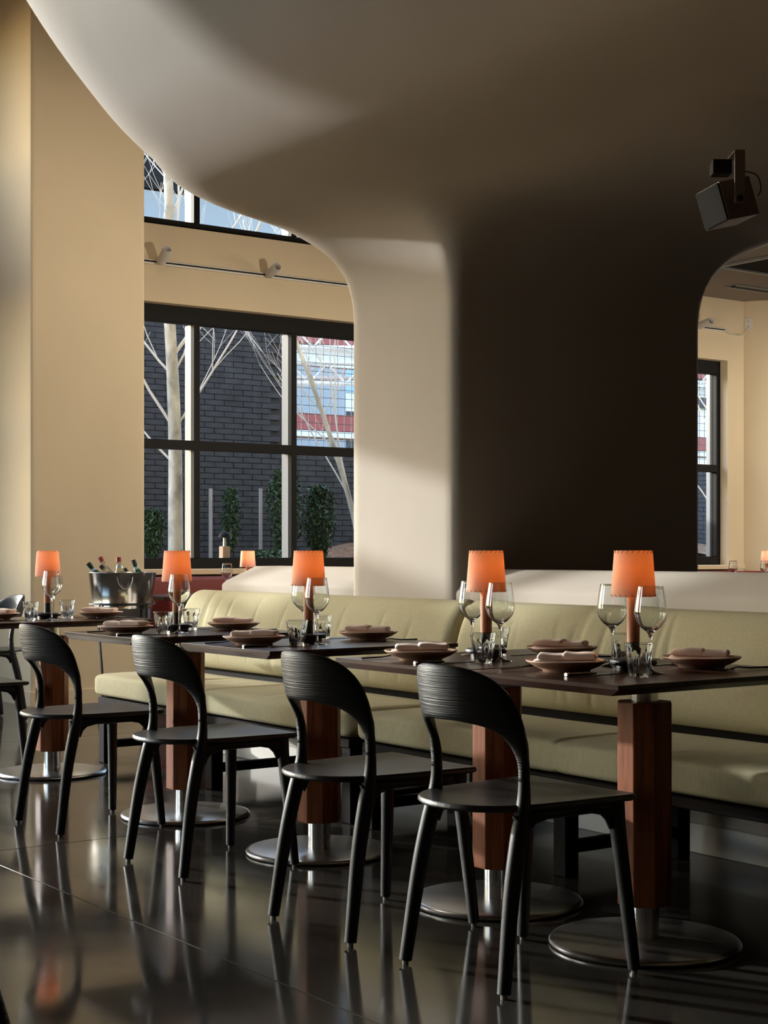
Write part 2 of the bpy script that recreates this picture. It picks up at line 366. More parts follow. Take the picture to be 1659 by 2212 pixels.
# ------------------------------------------------------------------ low wall behind the bench
def lowwall(name, x0, x1, cap0=0, cap1=0):
    pr = [(4.21, 0), (4.21, .905), (4.225, .925), (4.33, .992), (4.345, 1.0), (4.50, 1.0), (4.515, .985), (4.515, 0)]
    def fn(t, s):
        k = int(round(s*(len(pr)-1))); y, z = pr[k]
        ins = max(0, (z-.905))/.095
        x = x0+(x1-x0)*t
        if t == 0: x += cap0*ins*.13
        if t == 1: x -= cap1*ins*.13
        return (x, y, z)
    m = MB().grid(fn, 2, len(pr)); n = len(pr)
    m.f += [tuple(range(n)), tuple(reversed(range(n, 2*n)))]
    return struct(m.build(name, M['plaster'], bevel=.012, seg=3, smooth=True, auto=True))
lowwall('wall_low_left', -7.33, -6.04, cap0=1); lowwall('wall_low_right', -5.38, 5.0)
struct(MB().box(-7.34, 5.0, 4.195, 4.211, 0, .105).build('baseboard_right', M['white'], bevel=.003, seg=1))
# ------------------------------------------------------------------ banquette benches
def folds(u, t, seeds):
    s = 0
    for (c, w, amp, lo, hi, sl) in seeds:
        if lo < t < hi:
            s += amp*math.exp(-((u-c-sl*(t-lo))/w)**2)*math.sin(PI*(t-lo)/(hi-lo))
    return s
def bench(u0, u1, label, seed):
    rr = random.Random(seed); o = empty('banquette_bench', L((u0+u1)/2, 3.75)); ox, oy = -(u0+u1)/2, 3.75
    tag(o, label, 'bench', 'green upholstered benches along the low wall')
    xa, xb = -u1-ox+.009, -u0-ox-.009; Lh = xb-xa
    # seat cushion: superellipse section swept along x with rounded ends
    def seatfn(t, s):
        a = 2*PI*s; c, d = math.cos(a), math.sin(a)
        c = math.copysign(abs(c)**.22, c); d = math.copysign(abs(d)**.30, d)
        x = xa+Lh*t; e = min(x-xa, xb-x); k = 1 if e > .05 else math.sqrt(max(0, 1-((.05-e)/.05)**2))
        hy, hz = .265, .058
        sm = sum(math.exp(-((x-q)/.012)**2) for q in seams)*.006
        yy = .012+(hy-.03*(1-k))*c; zz = .397+(hz-.045*(1-k)-sm)*d
        if d > .3: zz += folds(x, (yy+.25)/.5, cr) + .004*math.sin(3*x)*c
        return (x, yy, zz)
    seams = [xa+Lh/2]
    cr = [(xa+rr.uniform(.05, Lh), rr.uniform(.012, .02), rr.choice((-1, 1))*rr.uniform(.002, .0045), rr.uniform(-.05, .2), rr.uniform(.5, 1.0), rr.uniform(-.5, .5)) for _ in range(34)]
    n = 260
    m = MB().grid(seatfn, n, 44, closev=True); m.f += [tuple(range(44)), tuple((n-1)*44+k for k in range(44))]
    m.build('seat_cushion', M['fabric'], o, smooth=True, auto=False)
    bp = spline([(4.03, .475), (3.985, .485), (3.957, .52), (3.955, .58), (3.975, .67), (4.005, .76), (4.04, .825), (4.085, .866), (4.135, .872), (4.175, .845), (4.19, .78), (4.19, .6), (4.185, .48)], 34)
    fb = [(xa+rr.uniform(.1, Lh-.1), rr.uniform(.008, .016), rr.uniform(-.0055, -.002), rr.uniform(.05, .2), rr.uniform(.45, .7), rr.uniform(-.15, .15)) for _ in range(int(Lh*6))]
    def backfn(t, s):
        x = xa+Lh*t; k = int(round(s*33)); y, z = bp[k]
        e = min(x-xa, xb-x); g = 1 if e > .06 else math.sqrt(max(0, 1-((.06-e)/.06)**2))
        cy_, cz = 4.09, .66
        f_ = folds(x, s, fb)
        y = cy_+(y-cy_)*(1-.35*(1-g))+f_*-1; z = cz+(z-cz)*(1-.12*(1-g))
        return (x, y-oy, z)
    m = MB().grid(backfn, n, 34, closev=False); m.f += [tuple(range(34)), tuple((n-1)*34+k for k in range(34))]
    for i in range(n-1): m.f.append((i*34, (i+1)*34, (i+1)*34+33, i*34+33))
    m.build('backrest', M['fabric'], o, smooth=True, auto=False)
    MB().box(xa+.03, xb-.03, -.235, .40, .30, .336).build('frame', M['benchwood'], o, bevel=.004, seg=1)
    MB().box(xa+.03, xb-.03, .275, .37, .44, .484).build('back_rail', M['benchwood'], o, bevel=.004, seg=1)
    for x in (xa+.06, xa+Lh/2, xb-.06):
        for y in (-.20, .33): MB().box(x-.032, x+.032, y-.03, y+.03, .0, .302).build('leg', M['benchwood'], o, bevel=.004, seg=1)
        MB().box(x-.02, x+.02, -.17, .30, .075, .115).build('stretcher', M['benchwood'], o, bevel=.003, seg=1)
    return o
bench(5.075, 7.42, 'long sage green upholstered bench, the farther one, ending beside the ice tub', 3)
bench(2.72, 5.065, 'long sage green upholstered bench behind the two joined tables, middle one', 5)
bench(.30, 2.71, 'sage green upholstered bench cut by the right edge of the photo', 9)
# ------------------------------------------------------------------ tables
def make_table():
    t = empty('dining_table')
    top = MB(); a, b = .305, .395
    top.add([(-a,-b,.75),(a,-b,.75),(a,b,.75),(-a,b,.75),(-a,-b,.738),(a,-b,.738),(a,b,.738),(-a,b,.738),(-a+.03,-b+.006,.722),(a-.03,-b+.006,.722),(a-.03,b-.03,.722),(-a+.03,b-.03,.722)],
            [(0,1,2,3),(0,4,5,1),(1,5,6,2),(2,6,7,3),(3,7,4,0),(4,8,9,5),(5,9,10,6),(6,10,11,7),(7,11,8,4),(11,10,9,8)])
    top.build('tabletop', M['tabletop'], t, bevel=.0015, seg=1)
    MB().lathe([(0, .722), (.13, .722), (.13, .714), (.038, .712), (.038, .664), (0, .664)], 40).build('collar', M['steel'], t, smooth=True)
    c = MB(); w = .073; o_ = w*math.tan(PI/8)
    oc = [(w, o_), (o_, w), (-o_, w), (-w, o_), (-w, -o_), (-o_, -w), (o_, -w), (w, -o_)]
    v = [(x, y, z) for z in (.113, .667) for x, y in oc]
    c.add(v, [tuple(reversed(range(8))), tuple(range(8, 16))] + [(i, (i+1) % 8, 8+(i+1) % 8, 8+i) for i in range(8)])
    c.build('pedestal', M['pedwood'], t, bevel=.004, seg=2)
    MB().lathe([(0, .115), (.0405, .115), (.0405, .012), (0, .012)], 40).build('pole', M['steel'], t, smooth=True)
    MB().lathe([(0, 0), (.254, 0), (.262, .004), (.263, .009), (.258, .015), (.248, .0175), (0, .0175)], 72).build('base_disc', M['disc'], t, smooth=True)
    return t
TN = {5: 'the nearest table', 4: 'the second nearest table', 3: 'the middle table', 2: 'the second farthest table', 1: 'the farthest table of the row'}
TL = {5: 'dark walnut pedestal table at the right end of the row, nearest to the camera', 4: 'dark walnut pedestal table pushed against the nearest one, forming one top with it',
      3: 'dark walnut pedestal table in the middle of the row, standing alone', 2: 'dark walnut pedestal table, second from the farthest, above a sunlit steel base disc', 1: 'dark walnut pedestal table at the far left beside the ice tub'}
TC = {5: (3.092, 3.11), 4: (3.722, 3.11), 3: (4.715, 3.11), 2: (5.69, 3.10), 1: (7.145, 3.16)}
t0 = make_table()
for k in (5, 4, 3, 2, 1):
    t = t0 if k == 5 else copy_tree(t0)
    t.location = L(*TC[k]); tag(t, TL[k], 'table', 'pedestal tables in a row along the bench')
# ------------------------------------------------------------------ chairs
def make_chair():
    c = empty('dining_chair')
    O = [(0, .800), (.05, .798), (.10, .790), (.142, .768), (.170, .730), (.185, .675), (.190, .61), (.189, .56), (.187, .515)]
    I = [(0, .660), (.04, .660), (.08, .656), (.118, .647), (.142, .629), (.153, .603), (.158, .578), (.162, .555), (.163, .515)]
    So, Si = spline(O, 26), spline(I, 26)
    So = [(-p[0], p[1]) for p in reversed(So[1:])] + [tuple(p) for p in So]; Si = [(-p[0], p[1]) for p in reversed(Si[1:])] + [tuple(p) for p in Si]
    def yc(x, z):
        t = min(1, max(0, (z-.53)/.12)); t = t*t*(3-2*t)
        return -.121-.112*t*(1-min(1, abs(x)/.19)**2.1) - max(0, z-.6)*.16
    n = len(So); m = MB(); K = 18; v = []
    for i in range(n):
        ox, oz = So[i]; ix, iz = Si[i]; u = abs(i-(n-1)/2)/((n-1)/2); th = .0105+.0035*u
        for k in range(K):
            a = 2*PI*k/K; ca, sa = math.cos(a), math.sin(a); ca = math.copysign(abs(ca)**.75, ca); sa = math.copysign(abs(sa)**.75, sa)
            x = (ox+ix)/2+(ox-ix)/2*ca; z = (oz+iz)/2+(oz-iz)/2*ca
            e = .002; sl = (yc(x+e, z)-yc(x-e, z))/(2*e); nn = math.hypot(1, sl)
            v.append((x-sl/nn*th*sa, yc(x, z)+th*sa/nn, z))
    f = [(i*K+k, i*K+(k+1) % K, (i+1)*K+(k+1) % K, (i+1)*K+k) for i in range(n-1) for k in range(K)] + [tuple(range(K)), tuple((n-1)*K+k for k in range(K))]
    m.add(v, f).build('backrest', M['chair'], c, smooth=True, auto=False)
    for s in (-1, 1):
        P = spline([(.175*s, -.124, .57), (.175*s, -.121, .52), (.1755*s, -.122, .475), (.177*s, -.129, .43), (.180*s, -.144, .37), (.187*s, -.172, .24), (.199*s, -.206, .012)], 26)
        Rr = [tuple(q) for q in spline([(.0115, .0115), (.0132, .0135), (.0150, .0160), (.0172, .0195), (.0188, .0215), (.018, .020), (.0155, .016)], 26)]
        l = MB().tube(P, Rr, 14, ref=(0, 1, 0), p=2.6).build('leg', M['leg'], c, smooth=True, auto=True)
        MB().lathe([(0, 0), (.008, 0), (.009, .014), (0, .014)], 12, Tr(.199*s, -.206, 0)).build('glide', M['rubber'], l)
        P = spline([(.172*s, .188, .440), (.174*s, .190, .41), (.179*s, .193, .36), (.196*s, .203, .2), (.217*s, .213, .012)], 18)
        Rr = [tuple(q) for q in spline([(.024, .022), (.022, .021), (.019, .019), (.017, .017), (.0145, .0145)], 18)]
        l = MB().tube(P, Rr, 14, ref=(0, 1, 0), p=2.8).build('leg', M['leg'], c, smooth=True, auto=True)
        MB().lathe([(0, 0), (.008, 0), (.009, .014), (0, .014)], 12, Tr(.217*s, .213, 0)).build('glide', M['rubber'], l)
        z = lambda r: .441-r
        rs = [.040, .026, .017, .013, .013, .013, .017, .026, .040]; ys = [-.135, -.115, -.09, -.05, .03, .10, .14, .165, .188]
        MB().tube([(.176*s, y, z(r_)) for y, r_ in zip(ys, rs)], [(.010, r_) for r_ in rs], 10, ref=(0, 0, 1), p=3).build('side_rail', M['leg'], c, smooth=True, auto=False)
    rs = [.038, .024, .015, .012, .012, .012, .015, .024, .038]; xs = [-.172, -.15, -.125, -.09, 0, .09, .125, .15, .172]
    MB().tube([(x, .192, .441-r_) for x, r_ in zip(xs, rs)], [(.010, r_) for r_ in rs], 10, ref=(0, 0, 1), p=3).build('front_rail', M['leg'], c, smooth=True, auto=False)
    # seat
    half = spline([(0, .232), (.10, .234), (.17, .236), (.206, .232), (.208, .20), (.203, .10), (.198, 0), (.188, -.09), (.165, -.165), (.12, -.225), (.06, -.258), (0, -.268)], 40)
    out = [tuple(p) for p in half] + [(-p[0], p[1]) for p in reversed(half[1:-1])]; n = len(out); v, f = [], []
    rings = [(1.0, 'b', .446), (1.0, 't', .4525), (.985, 't', .4575), (.93, 't', .4575), (.75, 't', .453), (.45, 't', .4495), (.2, 't', .4485)]
    for sc_, _, z in rings: v += [(x*sc_, (y+.02)*sc_-.02, z) for x, y in out]
    v += [(0, -.02, .4485), (0, -.02, .438)]; v += [(x*.97, (y+.02)*.97-.02, .440) for x, y in out]
    for r_ in range(len(rings)-1):
        for i in range(n): j = (i+1) % n; f.append((r_*n+i, r_*n+j, (r_+1)*n+j, (r_+1)*n+i))
    c0 = len(rings)*n; bb = c0+2
    for i in range(n):
        j = (i+1) % n; f.append(((len(rings)-1)*n+i, (len(rings)-1)*n+j, c0)); f.append((bb+j, bb+i, c0+1)); f.append((j, i, bb+i, bb+j))
    MB().add(v, f).build('seat', M['seat'], c, smooth=True, auto=True)
    return c
ch0 = make_chair()
CH = [(3.105, 2.655, 0, 'black ash chair with arched back at the nearest table, closest to the camera'),
      (3.735, 2.64, 0, 'black ash chair with arched back and sunlit grain, second from the camera'),
      (4.755, 2.68, 0, 'black ash chair with arched back in front of the middle table, third from the camera'),
      (5.72, 2.68, 0, 'black ash chair with arched back, fourth from the camera, left of the sunlit disc'),
      (7.28, 2.78, 0, 'black ash chair at the far left edge, only seat corner and one leg seen'),
      (9.62, 3.78, PI, 'black ash chair at the far left edge, seen beyond the farthest table'),
      (1.652, .725, 0, 'black chair in the lower left corner, only a dark edge of it in view')]
for i, (u, v, r_, lb) in enumerate(CH):
    c = ch0 if i == 0 else copy_tree(ch0)
    c.location = L(u, v); c.rotation_euler = (0, 0, r_); tag(c, lb, 'chair', 'black ash dining chairs')
# ------------------------------------------------------------------ table lamps
def make_lamp(glide=True):
    o = empty('table_lamp')
    MB().lathe([(0, 0), (.048, 0), (.049, .014), (.062, .016), (.065, .020), (.065, .026), (.062, .030), (.045, .032), (0, .032)], 40).build('base', M['lampbase'], o, smooth=True)
    s = MB().lathe([(.0, .078), (.0175, .078), (.0178, .082), (.0178, .225), (0, .225)], 28).build('stem', M['leather'], o, smooth=True)
    MB().lathe([(0, .030), (.0172, .030), (.0172, .079), (0, .079)], 28).build('stem_foot', M['lampbase'], s, smooth=True)
    MB().lathe([(.0615, .204), (.0622, .205), (.0525, .331), (.0515, .331)], 48, closed=True).build('shade', M['shade'], o, smooth=True)
    st = MB()
    for zz, rr_ in ((.210, .0625), (.3235, .0538)):
        for k in range(22):
            a = 2*PI*k/22; dz = -.006 if zz < .3 else .0075
            p = [(rr_*math.cos(a), rr_*math.sin(a), zz), (rr_*math.cos(a+.10), rr_*math.sin(a+.10), zz+dz)]
            st.tube(p, .0007, 5, ref=(0, 0, 1))
    st.build('stitching', M['lampbase'], o)
    b = MB().lathe([(0, .235), (.010, .237), (.0125, .25), (.0125, .272), (.008, .283), (0, .285)], 16).build('bulb', M['bulb'], o, smooth=True)
    MB().lathe([(0, .224), (.012, .224), (.012, .238), (0, .238)], 16).build('socket', M['lampbase'], o, smooth=True)
    MB().box(-.0525, .0525, -.0012, .0012, .300, .302).box(-.0012, .0012, -.0525, .0525, .300, .302).build('spider', M['lampbase'], o)
    ld = bpy.data.lights.new('lamp_light', 'POINT'); ld.energy = .50; ld.color = (1, .74, .45); ld.shadow_soft_size = .012
    lo = bpy.data.objects.new('lamp_light', ld); sc.collection.objects.link(lo); lo.location = (0, 0, .293); lo.parent = o
    return o
lm0 = make_lamp()
LP = [(3.125, 3.10, 'orange leather table lamp on the nearest table, nearest of all lamps'), (3.745, 3.085, 'orange leather table lamp on the second nearest table, before the dark pier'),
      (4.77, 3.10, 'orange leather table lamp on the middle table'), (5.74, 3.087, 'orange leather table lamp on the second farthest table, with a sun patch in its shade'),
      (7.15, 3.14, 'pale orange table lamp at far left before the grey wall'), (10.5, 6.264, 'small pale orange lamp standing beyond the white low wall by the window'),
      (10.5, 12.27, 'small orange lamp cut by the right edge of the photo')]
for i, (u, v, lb) in enumerate(LP):
    o = lm0 if i == 0 else copy_tree(lm0)
    o.location = L(u, v, .75); o.rotation_euler = (0, 0, i*.7); tag(o, lb, 'lamp', 'table lamps with leather shades')
# ------------------------------------------------------------------ glassware
def make_wine():
    outer = [(.0, .0), (.036, .0), (.0365, .0015), (.030, .003), (.012, .006), (.005, .011), (.0036, .02), (.0034, .085), (.005, .100), (.011, .112), (.026, .124), (.038, .140), (.0435, .158), (.0435, .172), (.040, .200), (.0345, .234)]
    inner = [tuple(p) for p in spline([(.0339, .234), (.0393, .200), (.0427, .172), (.0426, .158), (.0370, .1415), (.025, .1265), (.010, .1165), (0, .114)], 26)]; inner[-1] = (0, inner[-1][1])
    P = [tuple(p) for p in spline(outer[5:], 34)] + [(.03445, .2346), (.0343, .2349), (.0340, .2347)]
    o = MB().lathe(outer[:5]+P+inner, 48).build('wine_glass', M['glass'], smooth=True, auto=True)
    return o
def make_tumbler():
    n = 72; m = MB(); v = []; rows = [(.0265, 0, 0), (.0268, .003, 0), (.0275, .008, 1), (.030, .03, 1), (.0335, .052, 1), (.0355, .063, .6), (.0362, .068, 0), (.0375, .078, 0), (.0388, .0865, 0), (.0389, .0874, 0), (.0386, .0880, 0)]
    for r_, z, fl_ in rows:
        for i in range(n):
            a = 2*PI*i/n; ff = (abs(math.sin(a*4.5)))**.7; rr_ = r_*(1-.13*fl_*(1-ff))
            v.append((rr_*math.cos(a), rr_*math.sin(a), z))
    for r_, z in [(.0381, .0879), (.0377, .0872), (.0376, .0862), (.0362, .076), (.0328, .060), (.0275, .035), (.0235, .013), (.018, .010)]:
        for i in range(n): a = 2*PI*i/n; v.append((r_*math.cos(a), r_*math.sin(a), z))
    R_ = 19; f = [(k*n+i, k*n+(i+1) % n, (k+1)*n+(i+1) % n, (k+1)*n+i) for k in range(R_-1) for i in range(n)]
    f += [tuple(reversed(range(n))), tuple((R_-1)*n+i for i in range(n))]
    return m.add(v, f).build('water_tumbler', M['glass'], smooth=True, auto=False)
w0 = make_wine(); w0.name = 'wine_glass'
WG = [(3.016, 3.056, .75, 'stemmed wine glass on the nearest table, right of its lamp'), (3.27, 3.16, .75, 'stemmed wine glass on the nearest table, left of its lamp'),
      (3.62, 3.036, .75, 'stemmed wine glass on the second nearest table, right of its lamp'), (3.878, 3.137, .75, 'stemmed wine glass on the second nearest table, left of its lamp'),
      (4.645, 3.055, .75, 'stemmed wine glass on the middle table, in front of its lamp'), (4.88, 3.15, .75, 'stemmed wine glass on the middle table, behind its lamp'),
      (5.627, 3.036, .75, 'stemmed wine glass before the lamp of the second farthest table'), (7.012, 3.098, .75, 'stemmed wine glass before the lamp at far left'),
      (7.286, 3.231, .75, 'stemmed wine glass behind the lamp at far left'), (10.35, 5.62, .75, 'small wine glass beyond the bench, against the red banquette'),
      (10.45, 6.05, .75, 'small wine glass left of the lamp beyond the white low wall'), (10.3, 11.55, .75, 'small wine glass at right before the far corner column'),
      (10.3, 12.0, .75, 'small wine glass beside the lamp at the right edge')]
for i, (u, v, z, lb) in enumerate(WG):
    o = w0 if i == 0 else copy_tree(w0); o.location = L(u, v, z); tag(o, lb, 'glass', 'stemmed wine glasses')
tb0 = make_tumbler()
TB = [(2.958, 2.955, 5, 'front'), (3.337, 3.272, 5, 'back'), (3.59, 2.946, 4, 'front'), (3.813, 3.188, 4, 'back'), (4.64, 2.968, 3, 'front'), (4.927, 3.264, 3, 'back'),
      (5.60, 2.95, 2, 'front'), (5.83, 3.20, 2, 'back'), (7.05, 3.01, 1, 'front'), (7.19, 3.261, 1, 'back')]
for i, (u, v, k, s_) in enumerate(TB):
    o = tb0 if i == 0 else copy_tree(tb0); o.location = L(u, v, .75); o.rotation_euler = (0, 0, i*.3)
    tag(o, 'fluted water tumbler on %s, %s' % (TN[k], 'on the chair side' if s_ == 'front' else 'on the bench side'), 'glass', 'fluted water tumblers')
# ------------------------------------------------------------------ plates, napkins, cutlery
pl0 = MB().lathe([(0, .004), (.058, .004), (.060, 0), (.064, 0), (.066, .006), (.090, .016), (.108, .027), (.1115, .031), (.110, .0325), (.105, .030), (.085, .0185), (.062, .0125), (0, .0115)], 56).build('dinner_plate', M['plate'], smooth=True, auto=False)
def pillow(m, x0, x1, y0, y1, z0, h, wob, rr):
    def fn(t, s):
        a = 2*PI*s; c, d = math.cos(a), math.sin(a); c = math.copysign(abs(c)**.32, c); d = math.copysign(abs(d)**.55, d)
        e = min(t, 1-t)*2; k = min(1, (e*7)**.5)
        x = x0+(x1-x0)*t
        return (x, (y0+y1)/2+(y1-y0)/2*c*(.93+.07*k)+wob*math.sin(9*t+rr), z0+h/2+h/2*d*(.3+.7*k)*(1-.22*t if h > .01 else 1)+wob*math.sin(8*t+rr)*(1+d))
    m.grid(fn, 26, 20, closev=True); b = len(m.v)-26*20
    m.f += [tuple(b+k for k in range(20)), tuple(b+25*20+k for k in range(20))]
def make_napkin(i):
    m = MB(); rr = i*1.7
    pillow(m, -.090, .090, -.050, .050, .0, .010, .0003, rr)
    pillow(m, -.078, .012, -.047, .047, .008, .019, .0004, rr+1)
    pillow(m, -.010, .084, -.049, .048, .009, .022, .0006, rr+2)
    return m.build('napkin', M['napkin'], smooth=True, auto=False)
nk = [make_napkin(0), make_napkin(1), make_napkin(2)]
PL = [(3.20, 2.92, 5, 0), (3.087, 3.33, 5, 1), (3.78, 2.86, 4, 0), (3.66, 3.32, 4, 1), (4.75, 2.86, 3, 0), (4.776, 3.368, 3, 1), (5.69, 2.83, 2, 0), (5.695, 3.33, 2, 1), (7.20, 2.90, 1, 0), (7.09, 3.39, 1, 1)]
def make_knife():
    k = empty('knife')
    MB().add([(-.009, 0, 0), (.009, 0, 0), (.010, .09, 0), (.004, .112, 0), (-.006, .10, 0), (-.009, 0, .0016), (.009, 0, .0016), (.010, .09, .0016), (.004, .112, .0016), (-.006, .10, .0016)],
             [(4,3,2,1,0), (5,6,7,8,9), (0,1,6,5), (1,2,7,6), (2,3,8,7), (3,4,9,8), (4,0,5,9)]).build('blade', M['cutlery'], k)
    MB().tube([(0, .002, .0045), (0, -.03, .0048), (0, -.098, .0052)], [(.0045, .0035), (.0055, .0045), (.006, .005)], 10, ref=(0, 0, 1)).build('handle', M['lampbase'], k, smooth=True)
    MB().tube([(0, -.097, .0055), (0, -.105, .0055)], [(.0064, .0054), (.0064, .0054)], 12, ref=(0, 0, 1)).build('end_cap', M['silver'], k)
    return k
def make_fork():
    k = empty('fork')
    m = MB(); m.tube([(0, -.105, .004), (0, -.03, .005), (0, .02, .010), (0, .045, .006)], [(.0045, .003), (.003, .0025), (.0025, .002), (.004, .0015)], 8, ref=(0, 0, 1))
    m.build('handle', M['cutlery'], k, smooth=True)
    m = MB(); m.box(-.010, .010, .043, .060, .003, .0055)
    for x in (-.0085, -.003, .003, .0085): m.tube([(x, .058, .004), (x, .085, .004), (x, .10, .009)], [(.0016, .001), (.0014, .001), (.0008, .0006)], 6, ref=(0, 0, 1))
    m.build('tines', M['cutlery'], k); return k
kn0, fk0 = make_knife(), make_fork()
for i, (u, v, k, far) in enumerate(PL):
    side = 'on the bench side' if far else 'on the chair side'
    o = pl0 if i == 0 else copy_tree(pl0); o.location = L(u, v, .75); o.rotation_euler = (0, 0, i)
    tag(o, 'brown stoneware plate on %s, %s' % (TN[k], side), 'plate', 'stoneware dinner plates')
    n = nk[i] if i < 3 else copy_tree(nk[i % 3]); n.location = L(u, v, .7735); n.rotation_euler = (0, 0, R.uniform(-.25, .25)+PI/2*0+math.radians(50)+(PI if far else 0))
    tag(n, 'folded pink napkin on the plate of %s, %s' % (TN[k], 'bench side' if far else 'chair side'), 'napkin', 'folded pink napkins')
    sg = -1 if far else 1
    for nm, p0, du, first in (('knife', kn0, -.134, kn0), ('fork', fk0, .134, fk0)):
        if k == 1 and nm == 'fork' and not far: pass
        c = first if i == 0 else copy_tree(first)
        yo = v - sg*.02
        if not far: yo = max(yo, 2.83) if k != 1 else max(yo, 2.88)
        c.location = L(u+du*sg, yo, .7503); c.rotation_euler = (0, 0, PI if far else 0)
        tag(c, '%s by the plate on %s, %s' % ('black-handled knife' if nm == 'knife' else 'dark metal fork', TN[k], 'bench side' if far else 'chair side'), nm, 'table ' + ('knives' if nm == 'knife' else 'forks'))
# ------------------------------------------------------------------ ice tub on iron stand with bottles
TBX, TBY = -9.70, 4.08
def Lpx(k, Y):  # point on the camera ray with slope k at depth Y
    X = k*Y; u = -.5845*X+.8114*Y; v = .8114*X+.5845*Y; return (-u, v)
TBX, TBY = Lpx((264-829.5)/3400, 9.75)
sc_ = 9.75/10.67
st = empty('tub_stand', (TBX, TBY, 0)); tag(st, 'black iron stand on thin legs holding the steel ice tub', 'stand')
zt = .755
MB().lathe([(.196, zt-.006), (.204, zt-.006), (.204, zt+.006), (.196, zt+.006)], 48, closed=True).build('top_ring', M['iron'], st, smooth=True)
MB().lathe([(.150, .22), (.158, .22), (.158, .228), (.150, .228)], 48, closed=True).build('lower_ring', M['iron'], st, smooth=True)
for k in range(4):
    a = k*PI/2+.2+PI/4+YAW
    MB().tube([(.2*math.cos(a), .2*math.sin(a), zt), (.205*math.cos(a), .205*math.sin(a), zt-.15), (.16*math.cos(a), .16*math.sin(a), .22), (.2*math.cos(a), .2*math.sin(a), 0)], [(.009, .006), (.007, .006), (.006, .006), (.006, .006)], 8).build('leg', M['iron'], st, smooth=True)
MB().lathe([(0, .652), (.175, .652), (.175, .660), (0, .660)], 32).build('tray', M['iron'], st)
tub = empty('ice_tub', (TBX, TBY, .66)); tag(tub, 'brushed steel ice tub full of bottles before the cream pilaster', 'tub')
MB().lathe([(0, 0), (.176, 0), (.180, .004), (.181, .062), (.186, .066), (.183, .072), (.186, .078), (.184, .083), (.207, .283), (.212, .286), (.211, .289), (.204, .286), (.180, .085), (.176, .02), (0, .015)], 72).build('body', M['tub'], tub, smooth=True, auto=False)
ha = -PI/2+YAW-PI+PI+.25
for sgn in (0, PI):
    a = ha+sgn; cx, cy_ = .205*math.cos(a), .205*math.sin(a); tx, ty = -math.sin(a), math.cos(a)
    pts = [(cx+tx*.046*math.cos(w)+math.cos(a)*.008, cy_+ty*.046*math.cos(w)+math.sin(a)*.008, .262+.075*min(0, math.sin(w))) for w in [PI+PI*k/16 for k in range(17)]]
    MB().tube(pts, .0035, 8).build('ring_handle', M['steel'], tub, smooth=True)
def bottle(px, py, Y, tilt, glassm, label, clear=False, sc_b=1, lblm='label', cap='iron'):
    # the mouth is where px, py says; the foot follows from the lean
    Lb = .302*sc_b; zt_ = 1.08-(py-1190)/3400*Y; x, y = Lpx((px-829.5)/3400+math.sin(tilt)*Lb/Y, Y)
    b = empty('bottle', (x, y, max(.682, zt_-math.cos(tilt)*Lb))); b.rotation_euler = (Matrix.Rotation(YAW, 3, 'Z') @ Matrix.Rotation(-tilt, 3, 'Y')).to_euler()
    P = [(0, 0), (.034, 0), (.037, .005), (.037, .165), (.033, .195), (.018, .235), (.0135, .255), (.013, .288), (.0145, .29), (.0145, .297), (0, .298)]
    P = [(r_*sc_b, z*sc_b) for r_, z in P]
    g = MB().lathe(P, 28).build('glass_body', glassm, b, smooth=True)
    MB().lathe([(.0155*sc_b, .272*sc_b), (.0152*sc_b, .30*sc_b), (0, .302*sc_b)], 20).build('cap', M[cap], b, smooth=True)
    MB().lathe([(.0175*sc_b, .238*sc_b), (.0150*sc_b, .255*sc_b)], 20).build('neck_label', M[lblm], b, smooth=True)
    MB().lathe([(.0376*sc_b, .07*sc_b), (.0376*sc_b, .15*sc_b)], 24).build('body_label', M[lblm], b, smooth=True)
    if clear: MB().tube([(.013, 0, .27), (.019, 0, .25), (.015, 0, .236)], .0014, 6).tube([(-.013, 0, .27), (-.019, 0, .25), (-.015, 0, .236)], .0014, 6).build('wire_bail', M['steel'], b)
    return tag(b, label, 'bottle', 'bottles in the ice tub')
bottle(190, 1216, 9.72, .66, M['bottlegreen'], 'dark green bottle with a blue neck band leaning left, leftmost in the tub')
bottle(216, 1203, 9.80, .46, M['clearbottle'], 'clear swing-top bottle with a red stopper, left of the two', True, 1.08, cap='redcap', lblm='pinklabel')
bottle(217, 1221, 9.66, .68, M['clearbottle'], 'clear bottle with a pink neck label lying low in the tub', sc_b=.9, lblm='pinklabel')
bottle(256, 1203, 9.84, .07, M['clearbottle'], 'clear swing-top bottle with a red stopper standing upright mid tub', True, 1.06, cap='redcap')
bottle(269, 1227, 9.68, .55, M['clearbottle'], 'dark-capped pink-banded bottle barely above the tub rim behind the handle', sc_b=.8, lblm='pinklabel')
bottle(288, 1209, 9.76, .33, M['bottlegreen'], 'green bottle with a pale label, rightmost in the tub')
# ------------------------------------------------------------------ booth seating and tables along the far windows
bt = empty('banquette_booth', (-11.2, 9.2, 0)); tag(bt, 'long oxblood leather banquette below the far window', 'bench')
def rbox(x0, x1, y0, y1, z0, z1, name, m, par, bv=.03): return MB().box(x0, x1, y0, y1, z0, z1).build(name, m, par, bevel=bv, seg=3, smooth=True)
rbox(-.2, .02, -3.85, 3.8, .40, .868, 'backrest', M['booth'], bt, .02); rbox(-.2, .45, -3.85, 3.8, .33, .45, 'seat', M['booth'], bt); rbox(-.2, .40, -3.8, 3.75, 0, .33, 'plinth', M['booth'], bt, .005)
def far_table(v, label):
    t = empty('booth_table', L(10.42, v)); tag(t, label, 'table', 'tables before the oxblood banquette')
    MB().box(-.33, .33, -.33, .33, .722, .75).build('tabletop', M['tabletop'], t, bevel=.003, seg=1)
    MB().lathe([(0, .722), (.04, .722), (.04, .02), (.24, .015), (.24, 0), (0, 0)], 32).build('pedestal', M['steel'], t, smooth=True)
